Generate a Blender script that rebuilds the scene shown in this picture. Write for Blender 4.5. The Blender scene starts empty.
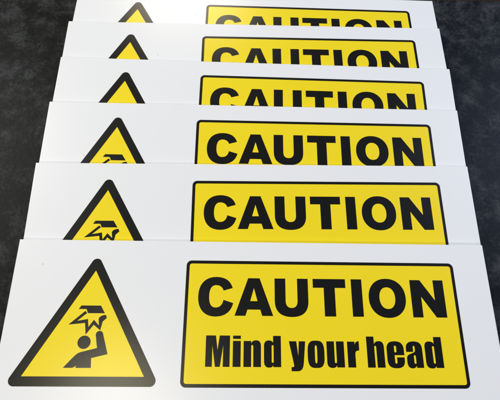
import bpy, bmesh, math, random
from mathutils import Vector, Matrix
from mathutils.geometry import tessellate_polygon

MM = 0.001
random.seed(4)
scn = bpy.context.scene
COL = scn.collection

# ------------------------------------------------------------------ camera
cam_d = bpy.data.cameras.new('camera')
cam = bpy.data.objects.new('camera', cam_d)
COL.objects.link(cam)
fw = Vector((0.0, 0.35126278, -0.93627691))
rt = Vector((0.99649303, 0.07834376, 0.02939221))
up = Vector((-0.08367584, 0.93299342, 0.35003091))
cam.matrix_world = Matrix(((rt.x, up.x, -fw.x, 0.0),
                           (rt.y, up.y, -fw.y, -97.2765 * MM),
                           (rt.z, up.z, -fw.z, 259.2868 * MM),
                           (0, 0, 0, 1)))
cam_d.sensor_width = 36.0
cam_d.lens = 36.0 * 400.0 / 500.0
cam_d.clip_start = 0.01
cam_d.clip_end = 50.0
scn.camera = cam

# ------------------------------------------------------------------ world and lamps
world = bpy.data.worlds.new("World")
scn.world = world
world.use_nodes = True
wbg = world.node_tree.nodes['Background']
wbg.inputs['Color'].default_value = (0.86, 0.92, 1.0, 1)
wbg.inputs['Strength'].default_value = 0.08


def area_lamp(name, loc, target, size, power, color, size_y=None):
    d = bpy.data.lights.new(name, 'AREA')
    d.shape = 'RECTANGLE'
    d.size = size
    d.size_y = size_y or size
    d.energy = power
    d.color = color
    o = bpy.data.objects.new(name, d)
    COL.objects.link(o)
    o.location = loc
    o.rotation_euler = (Vector(target) - Vector(loc)).to_track_quat('-Z', 'Y').to_euler()
    return o


area_lamp('far_lamp', (-0.46, 1.80, 1.50), (-0.05, 0.10, 0), 0.62, 6.2, (1.0, 0.90, 0.66), 0.45)
area_lamp('ceiling_lamp', (-0.42, -0.50, 1.50), (-0.05, -0.1, 0), 0.52, 3.3, (1.0, 0.91, 0.66), 0.36)
area_lamp('left_lamp', (-1.02, 0.36, 0.80), (0, 0.05, 0), 0.45, 12.0, (1.0, 0.98, 0.91))
area_lamp('right_window', (1.08, 0.56, 0.68), (0, 0.05, 0), 0.50, 13.4, (0.54, 0.67, 1.0))
area_lamp('front_lamp', (-0.18, -1.20, 1.32), (0, 0, 0), 0.24, 8.6, (1.0, 0.96, 0.96))

scn.view_settings.view_transform = 'Standard'
scn.view_settings.look = 'None'
scn.view_settings.exposure = 0.0
scn.view_settings.gamma = 1.0


# ------------------------------------------------------------------ materials
def mat(name):
    m = bpy.data.materials.new(name)
    m.use_nodes = True
    nt = m.node_tree
    return m, nt, nt.nodes['Principled BSDF']


def nd(nt, t, **kw):
    n = nt.nodes.new(t)
    for k, v in kw.items():
        if k in n.inputs:
            n.inputs[k].default_value = v
        else:
            setattr(n, k, v)
    return n


def noise(nt, scale, detail=4.0, rough=0.55, vec=None):
    n = nd(nt, 'ShaderNodeTexNoise', Scale=scale, Detail=detail, Roughness=rough)
    if vec is None:
        tc = nd(nt, 'ShaderNodeTexCoord')
        vec = tc.outputs['Object']
    nt.links.new(vec, n.inputs['Vector'])
    return n


def ramp(nt, src, stops):
    r = nt.nodes.new('ShaderNodeValToRGB')
    e = r.color_ramp.elements
    while len(e) < len(stops):
        e.new(0.5)
    for el, (pos, c) in zip(e, stops):
        el.position = pos
        el.color = (c[0], c[1], c[2], 1)
    nt.links.new(src, r.inputs['Fac'])
    return r


def random_coords(nt):
    """object coordinates shifted by a random amount for every board, so no two wear alike"""
    oi = nd(nt, 'ShaderNodeObjectInfo')
    tc = nd(nt, 'ShaderNodeTexCoord')
    mm = nd(nt, 'ShaderNodeMath', operation='MULTIPLY')
    mm.inputs[1].default_value = 7.3
    comb = nd(nt, 'ShaderNodeCombineXYZ')
    add = nd(nt, 'ShaderNodeVectorMath', operation='ADD')
    nt.links.new(oi.outputs['Random'], mm.inputs[0])
    nt.links.new(mm.outputs[0], comb.inputs[0])
    nt.links.new(mm.outputs[0], comb.inputs[2])
    nt.links.new(tc.outputs['Object'], add.inputs[0])
    nt.links.new(comb.outputs[0], add.inputs[1])
    return add.outputs[0]


def printed(name, c, rough, spec=0.72, var=0.04, bump=0.02):
    """semi-gloss printed face: faint mottling, faint orange peel"""
    m, nt, b = mat(name)
    vec = random_coords(nt)
    if var:
        n = noise(nt, 11.0, 2.0, 0.45, vec)
        mx = nd(nt, 'ShaderNodeMix', data_type='RGBA')
        mx.inputs[6].default_value = tuple(x * (1 - var) for x in c) + (1,)
        mx.inputs[7].default_value = tuple(min(1, x * (1 + var)) for x in c) + (1,)
        nt.links.new(n.outputs['Fac'], mx.inputs[0])
        nt.links.new(mx.outputs[2], b.inputs['Base Color'])
    else:
        b.inputs['Base Color'].default_value = tuple(c) + (1,)
    n2 = noise(nt, 16.0, 2.0, 0.5, vec)
    mr = nd(nt, 'ShaderNodeMapRange')
    mr.inputs['To Min'].default_value = rough * 0.92
    mr.inputs['To Max'].default_value = rough * 1.07
    nt.links.new(n2.outputs['Fac'], mr.inputs['Value'])
    nt.links.new(mr.outputs[0], b.inputs['Roughness'])
    b.inputs['Specular IOR Level'].default_value = spec
    n3 = noise(nt, 900.0, 2.0, 0.5, vec)
    bp = nd(nt, 'ShaderNodeBump', Strength=bump, Distance=0.0004)
    nt.links.new(n3.outputs['Fac'], bp.inputs['Height'])
    nt.links.new(bp.outputs['Normal'], b.inputs['Normal'])
    return m, nt, b


ROUGH = 0.252
m_white, nt, b = printed('white_board_plastic', (0.81, 0.81, 0.80), ROUGH, 0.72, 0.0)
# a few tiny specks of dirt, different on every board
vec = random_coords(nt)
vor = nd(nt, 'ShaderNodeTexVoronoi', voronoi_dimensions='2D', Scale=24.0)
vor.inputs['Randomness'].default_value = 1.0
nt.links.new(vec, vor.inputs['Vector'])
sp = ramp(nt, vor.outputs['Distance'], [(0.006, (1, 1, 1)), (0.014, (0, 0, 0))])
gate = nd(nt, 'ShaderNodeSeparateColor')
nt.links.new(vor.outputs['Color'], gate.inputs[0])
gt = nd(nt, 'ShaderNodeMath', operation='GREATER_THAN')
gt.inputs[1].default_value = 0.88
nt.links.new(gate.outputs[0], gt.inputs[0])
mk = nd(nt, 'ShaderNodeMath', operation='MULTIPLY')
nt.links.new(sp.outputs['Color'], mk.inputs[0])
nt.links.new(gt.outputs[0], mk.inputs[1])
mk2 = nd(nt, 'ShaderNodeMath', operation='MULTIPLY')
mk2.inputs[1].default_value = 0.55
nt.links.new(mk.outputs[0], mk2.inputs[0])
mix = nd(nt, 'ShaderNodeMix', data_type='RGBA')
nt.links.new(mk2.outputs[0], mix.inputs[0])
mix.inputs[6].default_value = (0.81, 0.81, 0.80, 1)
mix.inputs[7].default_value = (0.30, 0.27, 0.22, 1)
nt.links.new(mix.outputs[2], b.inputs['Base Color'])

m_yellow, _, _ = printed('yellow_ink', (0.88, 0.68, 0.014), ROUGH, 0.72, 0.02)
m_black, _, _ = printed('black_ink', (0.0042, 0.0042, 0.0034), ROUGH, 0.72, 0.10)

# dark mottled laminate
m_table, nt, b = mat('dark_slate_laminate')
tc = nd(nt, 'ShaderNodeTexCoord')
n1 = noise(nt, 58.0, 10.0, 0.74, tc.outputs['Object'])
n1.inputs['Distortion'].default_value = 0.15
n2 = noise(nt, 420.0, 6.0, 0.75, tc.outputs['Object'])
n3 = noise(nt, 20.0, 4.0, 0.5, tc.outputs['Object'])
a1 = nd(nt, 'ShaderNodeMath', operation='MULTIPLY_ADD')
a1.inputs[1].default_value = 0.45
nt.links.new(n2.outputs['Fac'], a1.inputs[0])
nt.links.new(n1.outputs['Fac'], a1.inputs[2])
a2 = nd(nt, 'ShaderNodeMath', operation='MULTIPLY_ADD')
a2.inputs[1].default_value = 0.35
nt.links.new(n3.outputs['Fac'], a2.inputs[0])
nt.links.new(a1.outputs[0], a2.inputs[2])
a3 = nd(nt, 'ShaderNodeMath', operation='MULTIPLY')
a3.inputs[1].default_value = 0.5556
nt.links.new(a2.outputs[0], a3.inputs[0])
r = ramp(nt, a3.outputs[0], [(0.43, (0.0004, 0.0005, 0.0005)), (0.485, (0.0042, 0.0046, 0.0048)), (0.53, (0.0165, 0.0175, 0.018)), (0.60, (0.042, 0.044, 0.045))])
# sparse pale flecks pressed into the laminate
vf = nd(nt, 'ShaderNodeTexVoronoi', voronoi_dimensions='2D', Scale=210.0)
nt.links.new(tc.outputs['Object'], vf.inputs['Vector'])
fr = ramp(nt, vf.outputs['Distance'], [(0.06, (1, 1, 1)), (0.20, (0, 0, 0))])
fs = nd(nt, 'ShaderNodeSeparateColor')
nt.links.new(vf.outputs['Color'], fs.inputs[0])
fg = nd(nt, 'ShaderNodeMath', operation='GREATER_THAN')
fg.inputs[1].default_value = 0.95
nt.links.new(fs.outputs[0], fg.inputs[0])
fm = nd(nt, 'ShaderNodeMath', operation='MULTIPLY')
nt.links.new(fr.outputs['Color'], fm.inputs[0])
nt.links.new(fg.outputs[0], fm.inputs[1])
fx = nd(nt, 'ShaderNodeMix', data_type='RGBA')
nt.links.new(fm.outputs[0], fx.inputs[0])
nt.links.new(r.outputs['Color'], fx.inputs[6])
fx.inputs[7].default_value = (0.022, 0.023, 0.023, 1)
nt.links.new(fx.outputs[2], b.inputs['Base Color'])

r2 = ramp(nt, n1.outputs['Fac'], [(0.3, (0.42,) * 3), (0.7, (0.58,) * 3)])
nt.links.new(r2.outputs['Color'], b.inputs['Roughness'])
b.inputs['Specular IOR Level'].default_value = 0.11
bp = nd(nt, 'ShaderNodeBump', Strength=0.25, Distance=0.0006)
nt.links.new(n2.outputs['Fac'], bp.inputs['Height'])
nt.links.new(bp.outputs['Normal'], b.inputs['Normal'])

# brown wood (edge band and floor)
m_wood, nt, b = mat('brown_wood')
tc = nd(nt, 'ShaderNodeTexCoord')
mp = nd(nt, 'ShaderNodeMapping')
mp.inputs['Scale'].default_value = (2.0, 22.0, 22.0)
nt.links.new(tc.outputs['Object'], mp.inputs['Vector'])
n = noise(nt, 3.0, 6.0, 0.6, mp.outputs['Vector'])
r = ramp(nt, n.outputs['Fac'], [(0.3, (0.03, 0.016, 0.010)), (0.7, (0.11, 0.055, 0.030))])
nt.links.new(r.outputs['Color'], b.inputs['Base Color'])
b.inputs['Roughness'].default_value = 0.5


# ------------------------------------------------------------------ mesh helpers
def link(name, me, m, parent=None):
    o = bpy.data.objects.new(name, me)
    if m is not None and not me.materials:
        me.materials.append(m)
    COL.objects.link(o)
    if parent is not None:
        o.parent = parent
    return o


def bez(p0, p1, p2, p3, n=10):
    out = []
    for i in range(1, n + 1):
        t = i / n
        s = 1 - t
        out.append((s**3 * p0[0] + 3 * s * s * t * p1[0] + 3 * s * t * t * p2[0] + t**3 * p3[0],
                    s**3 * p0[1] + 3 * s * s * t * p1[1] + 3 * s * t * t * p2[1] + t**3 * p3[1]))
    return out


def path(*seg):
    """list of points; a 6-tuple is a cubic bezier from the last point"""
    pts = []
    for s in seg:
        if len(s) == 2:
            pts.append(s)
        else:
            pts += bez(pts[-1], s[0:2], s[2:4], s[4:6])
    if (Vector(pts[0]) - Vector(pts[-1])).length < 1e-4:
        pts.pop()
    return pts


def superell(cx, cy, rx, ry, n=2.0, k=56):
    out = []
    for i in range(k):
        a = 2 * math.pi * i / k
        c, s = math.cos(a), math.sin(a)
        out.append((cx + rx * math.copysign(abs(c) ** (2 / n), c), cy + ry * math.copysign(abs(s) ** (2 / n), s)))
    return out


def rrect(x0, y0, x1, y1, r, k=10):
    out = []
    for cx, cy, a0 in ((x1 - r, y0 + r, -90), (x1 - r, y1 - r, 0), (x0 + r, y1 - r, 90), (x0 + r, y0 + r, 180)):
        for i in range(k + 1):
            a = math.radians(a0 + 90 * i / k)
            out.append((cx + r * math.cos(a), cy + r * math.sin(a)))
    return out


def rpoly(pts, r, k=10):
    """round the corners of a convex polygon given clockwise in y-down space"""
    out = []
    n = len(pts)
    for i in range(n):
        p, a, c = Vector(pts[i]), Vector(pts[i - 1]), Vector(pts[(i + 1) % n])
        u, v = (a - p).normalized(), (c - p).normalized()
        half = u.angle(v) / 2
        L = r / math.tan(half)
        cen = p + (u + v).normalized() * (r / math.sin(half))
        s, e = p + u * L - cen, p + v * L - cen
        a0 = math.atan2(s.y, s.x)
        da = (math.atan2(e.y, e.x) - a0 + math.pi) % (2 * math.pi) - math.pi
        for j in range(k + 1):
            t = a0 + da * j / k
            out.append((cen.x + r * math.cos(t), cen.y + r * math.sin(t)))
    return out


def to3(pt, z):
    """design millimetres (x from the left edge, y down from the top edge) -> sign space"""
    return Vector(((pt[0] - 150.0) * MM, (100.0 - pt[1]) * MM, z * MM))


def flat(name, shapes, z):
    """shapes: list of contour lists (outer first, holes after) -> one mesh of printed ink"""
    verts, faces = [], []
    for contours in shapes:
        loops = [[Vector((p[0], p[1], 0)) for p in c] for c in contours]
        tris = tessellate_polygon(loops)
        base = len(verts)
        for c in contours:
            verts += [to3(p, z) for p in c]
        for t in tris:
            a, b_, c_ = (verts[base + i] for i in t)
            nz = (b_ - a).cross(c_ - a).z
            if abs(nz) < 1e-16:
                continue
            t = tuple(base + i for i in t)
            faces.append(t if nz > 0 else (t[0], t[2], t[1]))
    me = bpy.data.meshes.new(name)
    me.from_pydata(verts, [], faces)
    me.update()
    return me


def box_mesh(name, x0, x1, y0, y1, z0, z1, bevel):
    bm = bmesh.new()
    bmesh.ops.create_cube(bm, size=1.0)
    for v in bm.verts:
        v.co = Vector((x0 if v.co.x < 0 else x1, y0 if v.co.y < 0 else y1, z0 if v.co.z < 0 else z1))
    bmesh.ops.bevel(bm, geom=list(bm.edges), offset=bevel, segments=3, profile=0.5, affect='EDGES')
    me = bpy.data.meshes.new(name)
    bm.to_mesh(me)
    bm.free()
    return me


# ------------------------------------------------------------------ the setting: surface and what shows past it
tb = box_mesh('tabletop', -0.9, 0.9, -0.75, 0.0, -0.03, 0.0, 0.0012)
table = link('tabletop', tb, m_table)
table.location = (0.141, 0.1988, 0)
table.rotation_euler = (0, 0, math.atan2(5.8, 61.5))
table['kind'] = 'structure'
fl = box_mesh('floor', -3, 3, -3, 3, -0.03, 0.0, 0.001)
floor = link('floor', fl, m_wood)
floor.location = (0, 0, -0.74)
floor['kind'] = 'structure'

# ------------------------------------------------------------------ glyphs (millimetres on the face of the sign)
GL = {}
CAUTION = [
    [path((136.6, 29.3), (130.9, 30.9), (130.3, 28.8, 128.6, 27.6, 126.3, 27.6), (123.5, 27.6, 122.1, 30.0, 122.1, 34.3),
          (122.1, 38.8, 123.5, 41.1, 126.2, 41.1), (128.9, 41.1, 130.4, 39.5, 131.0, 36.5), (137.1, 38.4),
          (135.8, 43.7, 132.0, 46.5, 126.2, 46.5), (119.5, 46.5, 115.3, 42.2, 115.3, 34.4),
          (115.3, 26.8, 119.5, 22.5, 126.3, 22.5), (131.9, 22.5, 135.3, 24.9, 136.6, 29.3))],
    [[(138.0, 45.9), (144.7, 45.9), (145.9, 42.2), (153.8, 42.2), (155.0, 45.9), (161.8, 45.9), (153.4, 23.1), (146.2, 23.1)],
     [(149.85, 29.2), (147.6, 37.1), (152.1, 37.1)]],
    [path((162.8, 23.1), (169.6, 23.1), (169.6, 36.7), (169.6, 39.5, 170.9, 41.0, 173.3, 41.0), (175.7, 41.0, 177.0, 39.5, 177.0, 36.7),
          (177.0, 23.1), (183.8, 23.1), (183.8, 36.7), (183.8, 43.2, 180.2, 46.4, 173.3, 46.4), (166.4, 46.4, 162.8, 43.2, 162.8, 36.7),
          (162.8, 23.1))],
    [[(186.9, 23.1), (207.5, 23.1), (207.5, 28.6), (200.7, 28.6), (200.7, 45.9), (193.7, 45.9), (193.7, 28.6), (186.9, 28.6)]],
    [[(211.1, 23.1), (217.9, 23.1), (217.9, 45.9), (211.1, 45.9)]],
    [superell(233.5, 34.5, 11.7, 11.95, 2.15), superell(233.55, 34.5, 4.95, 6.6, 2.2)],
    [[(248.7, 23.2), (255.2, 23.2), (263.6, 35.7), (263.6, 23.2), (270.0, 23.2), (270.0, 46.0), (263.4, 46.0), (255.1, 33.5),
      (255.1, 46.0), (248.7, 46.0)]],
]


def g_n(x0, x1, top, s0, s1):
    return [path((x0, top), (s0, top), (s0, 61.7), (s0 + 0.5, 60.6, s0 + 1.5, 60.0, s0 + 2.9, 60.0),
                 (x1 - 0.9, 60.0, x1, 61.1, x1, 63.4), (x1, 74.9), (s1, 74.9), (s1, 64.0),
                 (s1, 63.0, s1 - 0.15, 62.7, (s0 + s1) / 2, 62.7), (s0 + 0.15, 62.7, s0, 63.0, s0, 64.0), (s0, 74.9), (x0, 74.9))]


def g_d(x0, x1, h0, h1):
    sx = x1 - 4.7
    return [path((sx, 57.4), (x1, 57.4), (x1, 74.9), (sx, 74.9), (sx, 73.9), (sx - 0.5, 74.8, sx - 1.3, 75.2, sx - 2.3, 75.2),
                 (x0 + 0.9, 75.2, x0, 74.0, x0, 71.6), (x0, 63.4), (x0, 61.1, x0 + 0.9, 60.0, x0 + 2.9, 60.0),
                 (sx - 1.3, 60.0, sx - 0.5, 60.4, sx, 61.3), (sx, 57.4)),
            rrect(h0, 62.7, h1, 72.5, 0.55, 5)]


def g_u(x0, x1, s0, s1):
    return [path((x0, 60.3), (s0, 60.3), (s0, 71.3), (s0, 72.2, s0 + 0.15, 72.5, (s0 + s1) / 2, 72.5), (s1 - 0.15, 72.5, s1, 72.2, s1, 71.3),
                 (s1, 60.3), (x1, 60.3), (x1, 74.9), (s1, 74.9), (s1, 73.8), (s1 - 0.5, 74.8, s1 - 1.4, 75.2, s1 - 2.6, 75.2),
                 (x0 + 0.9, 75.2, x0, 74.1, x0, 71.8), (x0, 60.3))]


MW = 14.4 / 1210.0
MH = 17.5 / 1619.0
M_UNITS = [(45, 1619), (541, 1619), (641, 863), (731, 1619), (1255, 1619), (1255, 0), (920, 0), (920, 1093), (773, 0), (535, 0),
           (380, 1069), (380, 0), (45, 0)]
MIND = [
    [[(121.2 + (x - 45) * MW, 74.9 - y * MH) for x, y in M_UNITS]],
    [[(137.4, 57.4), (142.1, 57.4), (142.1, 59.3), (137.4, 59.3)]],
    [[(137.4, 60.4), (142.1, 60.4), (142.1, 74.9), (137.4, 74.9)]],
    g_n(143.8, 154.2, 60.4, 148.35, 149.6),
    g_d(156.0, 166.2, 160.6, 161.75),
]
YOUR = [
    [path((171.0, 60.4), (175.5, 60.4), (176.5, 68.6), (177.0, 60.4), (180.9, 60.4), (179.8, 71.6), (179.4, 75.8, 178.4, 77.1, 175.7, 77.1),
          (172.3, 77.1), (172.3, 74.8), (173.4, 74.9, 174.0, 74.7, 173.9, 73.8), (171.0, 60.4))],
    [superell(187.2, 67.6, 5.05, 7.65, 3.2), superell(187.2, 67.65, 0.68, 5.0, 3.6)],
    g_u(193.7, 204.2, 198.3, 199.5),
    [path((206.2, 60.4), (210.8, 60.4), (210.7, 62.2), (211.0, 61.0, 211.8, 60.2, 213.4, 60.1), (213.4, 65.4),
          (211.4, 65.4, 210.9, 66.1, 210.9, 67.8), (210.9, 74.9), (206.2, 74.9))],
]
HEAD = [
    g_n(218.0, 228.5, 57.4, 222.6, 223.8),
    [path((235.8, 67.9), (234.6, 67.9), (234.6, 71.5), (234.6, 72.3, 234.8, 72.6, 235.2, 72.6), (235.7, 72.6, 235.9, 72.3, 235.9, 71.4),
          (235.9, 69.1), (240.5, 69.1), (240.5, 70.6), (240.5, 73.8, 238.8, 75.2, 235.3, 75.2), (231.6, 75.2, 230.0, 73.8, 230.0, 70.4),
          (230.0, 64.8), (230.0, 61.5, 231.6, 60.0, 235.2, 60.0), (238.8, 60.0, 240.5, 61.5, 240.5, 64.8), (240.5, 67.9), (235.8, 67.9)),
     rrect(234.6, 62.6, 235.9, 66.3, 0.5, 5)],
    [path((246.1, 66.0), (241.8, 66.0), (241.8, 64.2), (241.8, 61.3, 243.5, 60.0, 246.8, 60.0), (250.1, 60.0, 251.7, 61.3, 251.7, 64.4),
          (251.7, 74.9), (247.4, 74.9), (247.4, 73.7), (246.9, 74.7, 246.0, 75.2, 244.8, 75.2), (242.8, 75.2, 241.9, 74.0, 241.9, 71.6),
          (241.9, 70.2), (241.9, 68.2, 242.7, 67.6, 244.9, 66.9), (246.6, 66.3, 247.2, 66.0, 247.2, 65.0), (247.2, 63.6),
          (247.2, 62.9, 247.1, 62.6, 246.65, 62.6), (246.2, 62.6, 246.1, 62.9, 246.1, 63.6), (246.1, 66.0)),
     rrect(246.2, 67.9, 247.35, 72.6, 0.5, 5)],
    g_d(253.3, 263.9, 257.9, 259.1),
]

# pictogram
TX, TY, TS = 50.73, 19.35, 70.59
TH = TS * math.sqrt(3) / 2
TRI_IN = [(TX, TY), (TX + TS / 2, TY + TH), (TX - TS / 2, TY + TH)]
D = 5.35
TRI_OUT = [(TX, TY - 2 * D), (TX + TS / 2 + D * math.sqrt(3), TY + TH + D), (TX - TS / 2 - D * math.sqrt(3), TY + TH + D)]
TRI_OUT = rpoly(TRI_OUT, 3.2)
BEAM = [(44.6, 40.6), (56.4, 40.6), (59.3, 45.1), (49.1, 45.1), (47.9, 42.7), (43.2, 42.7)]
STAR = path((47.4, 43.8), (38.3, 51.8), (48.1, 50.8), (49.3, 57.5), (53.4, 51.8), (57.7, 55.0), (58.5, 50.0), (60.8, 47.8),
            (60.1, 46.1), (58.3, 46.0, 56.8, 46.6, 55.9, 48.1), (56.5, 52.2), (53.2, 48.9), (50.4, 53.1), (49.6, 48.5), (43.3, 49.6),
            (47.8, 45.7), (48.7, 45.1))
BODY = path((57.0, 64.9), (55.4, 57.8), (55.2, 56.4, 56.0, 55.4, 57.3, 55.3), (58.6, 55.2, 59.5, 56.0, 59.8, 57.4), (63.6, 68.3),
            (54.3, 70.5), (54.8, 75.85), (45.8, 75.85), (46.1, 74.6), (45.0, 75.4, 44.4, 75.8, 43.6, 75.85), (38.6, 75.85),
            (40.8, 73.4, 42.4, 71.5, 43.8, 70.0), (45.2, 68.5, 46.2, 67.6, 48.2, 67.1), (57.0, 64.9))

# panel
PX0, PX1, PY0, PY1 = 107.16, 278.17, 12.29, 86.12
PB = 1.95
P_OUT = rrect(PX0, PY0, PX1, PY1, 3.2)
P_IN = rrect(PX0 + PB, PY0 + PB, PX1 - PB, PY1 - PB, 1.5)

Z1, Z2 = 0.03, 0.06
THICK = 1.6
G = 'caution signs fanned out one behind the other'

me_board = box_mesh('board', -0.150, 0.150, 0.0, 0.100, -THICK * MM, 0.0, 0.00022)
for poly in me_board.polygons:
    poly.use_smooth = False


def make_sign():
    root = bpy.data.objects.new('caution_sign', None)
    root.empty_display_size = 0.02
    COL.objects.link(root)
    root['category'] = 'sign'
    root['group'] = G
    link('board', me_board, m_white, root)
    tri = link('warning_triangle', flat('warning_triangle', [[TRI_OUT]], Z1), m_yellow, root)
    link('triangle_border', flat('triangle_border', [[TRI_OUT, TRI_IN]], Z2), m_black, tri)
    link('obstacle_symbol', flat('obstacle_symbol', [[BEAM]], Z2), m_black, tri)
    link('impact_symbol', flat('impact_symbol', [[STAR]], Z2), m_black, tri)
    link('figure_symbol', flat('figure_symbol', [[superell(49.0, 61.75, 3.85, 3.75)], [BODY]], Z2), m_black, tri)
    pan = link('text_panel', flat('text_panel', [[P_OUT]], Z1), m_yellow, root)
    link('panel_border', flat('panel_border', [[P_OUT, P_IN]], Z2), m_black, pan)
    o = link('lettering', flat('lettering', CAUTION, Z2), m_black, pan)
    o['label'] = 'large black word CAUTION'
    o = link('lettering', flat('lettering', MIND + YOUR + HEAD, Z2), m_black, pan)
    o['label'] = 'smaller black line Mind your head'
    return root


def copy_tree(o, parent=None):
    c = o.copy()
    COL.objects.link(c)
    c.parent = parent
    for ch in list(o.children):
        copy_tree(ch, c)
    return c


# x, y of the front left corner, turn, tilt, height of the front edge, sideways tilt
POSE = [
    (-137.264, -142.022, 4.161, 2.249, 2.878, 0.044),
    (-139.490, -88.366, 4.810, 3.489, 1.571, -0.148),
    (-143.855, -39.343, 4.132, 3.458, 1.963, 0.028),
    (-146.663, 0.907, 3.642, 2.996, 2.290, 0.046),
    (-148.648, 37.571, 4.498, 1.615, 3.183, 0.179),
    (-150.488, 74.281, 4.043, -0.010, 2.401, -0.146),
]
LABELS = [
    'frontmost white caution sign lying on top, the only one showing the line Mind your head',
    'caution sign directly behind the frontmost, whole word CAUTION and falling beam symbol showing',
    'third caution sign from the front, cut off just below its word CAUTION',
    'fourth caution sign from the front, only the top of its word CAUTION showing',
    'fifth caution sign from the front, directly in front of the rearmost one',
    'rearmost caution sign at the top of the photo, with a bright glare on it',
]
proto = make_sign()
for i, (x, y, yaw, tilt, z, side) in enumerate(POSE):
    o = proto if i == 0 else copy_tree(proto)
    a, t, s = (math.radians(v) for v in (yaw, tilt, side))
    ly = Vector((-math.sin(a) * math.cos(t), math.cos(a) * math.cos(t), math.sin(t)))
    lx = Vector((math.cos(a), math.sin(a), math.sin(s)))
    lx = (lx - ly * lx.dot(ly)).normalized()
    lz = lx.cross(ly)
    o.rotation_euler = Matrix((lx, ly, lz)).transposed().to_euler()
    o.location = ((x + 150 * math.cos(a)) * MM, (y + 150 * math.sin(a)) * MM, z * MM)
    o['label'] = LABELS[i]
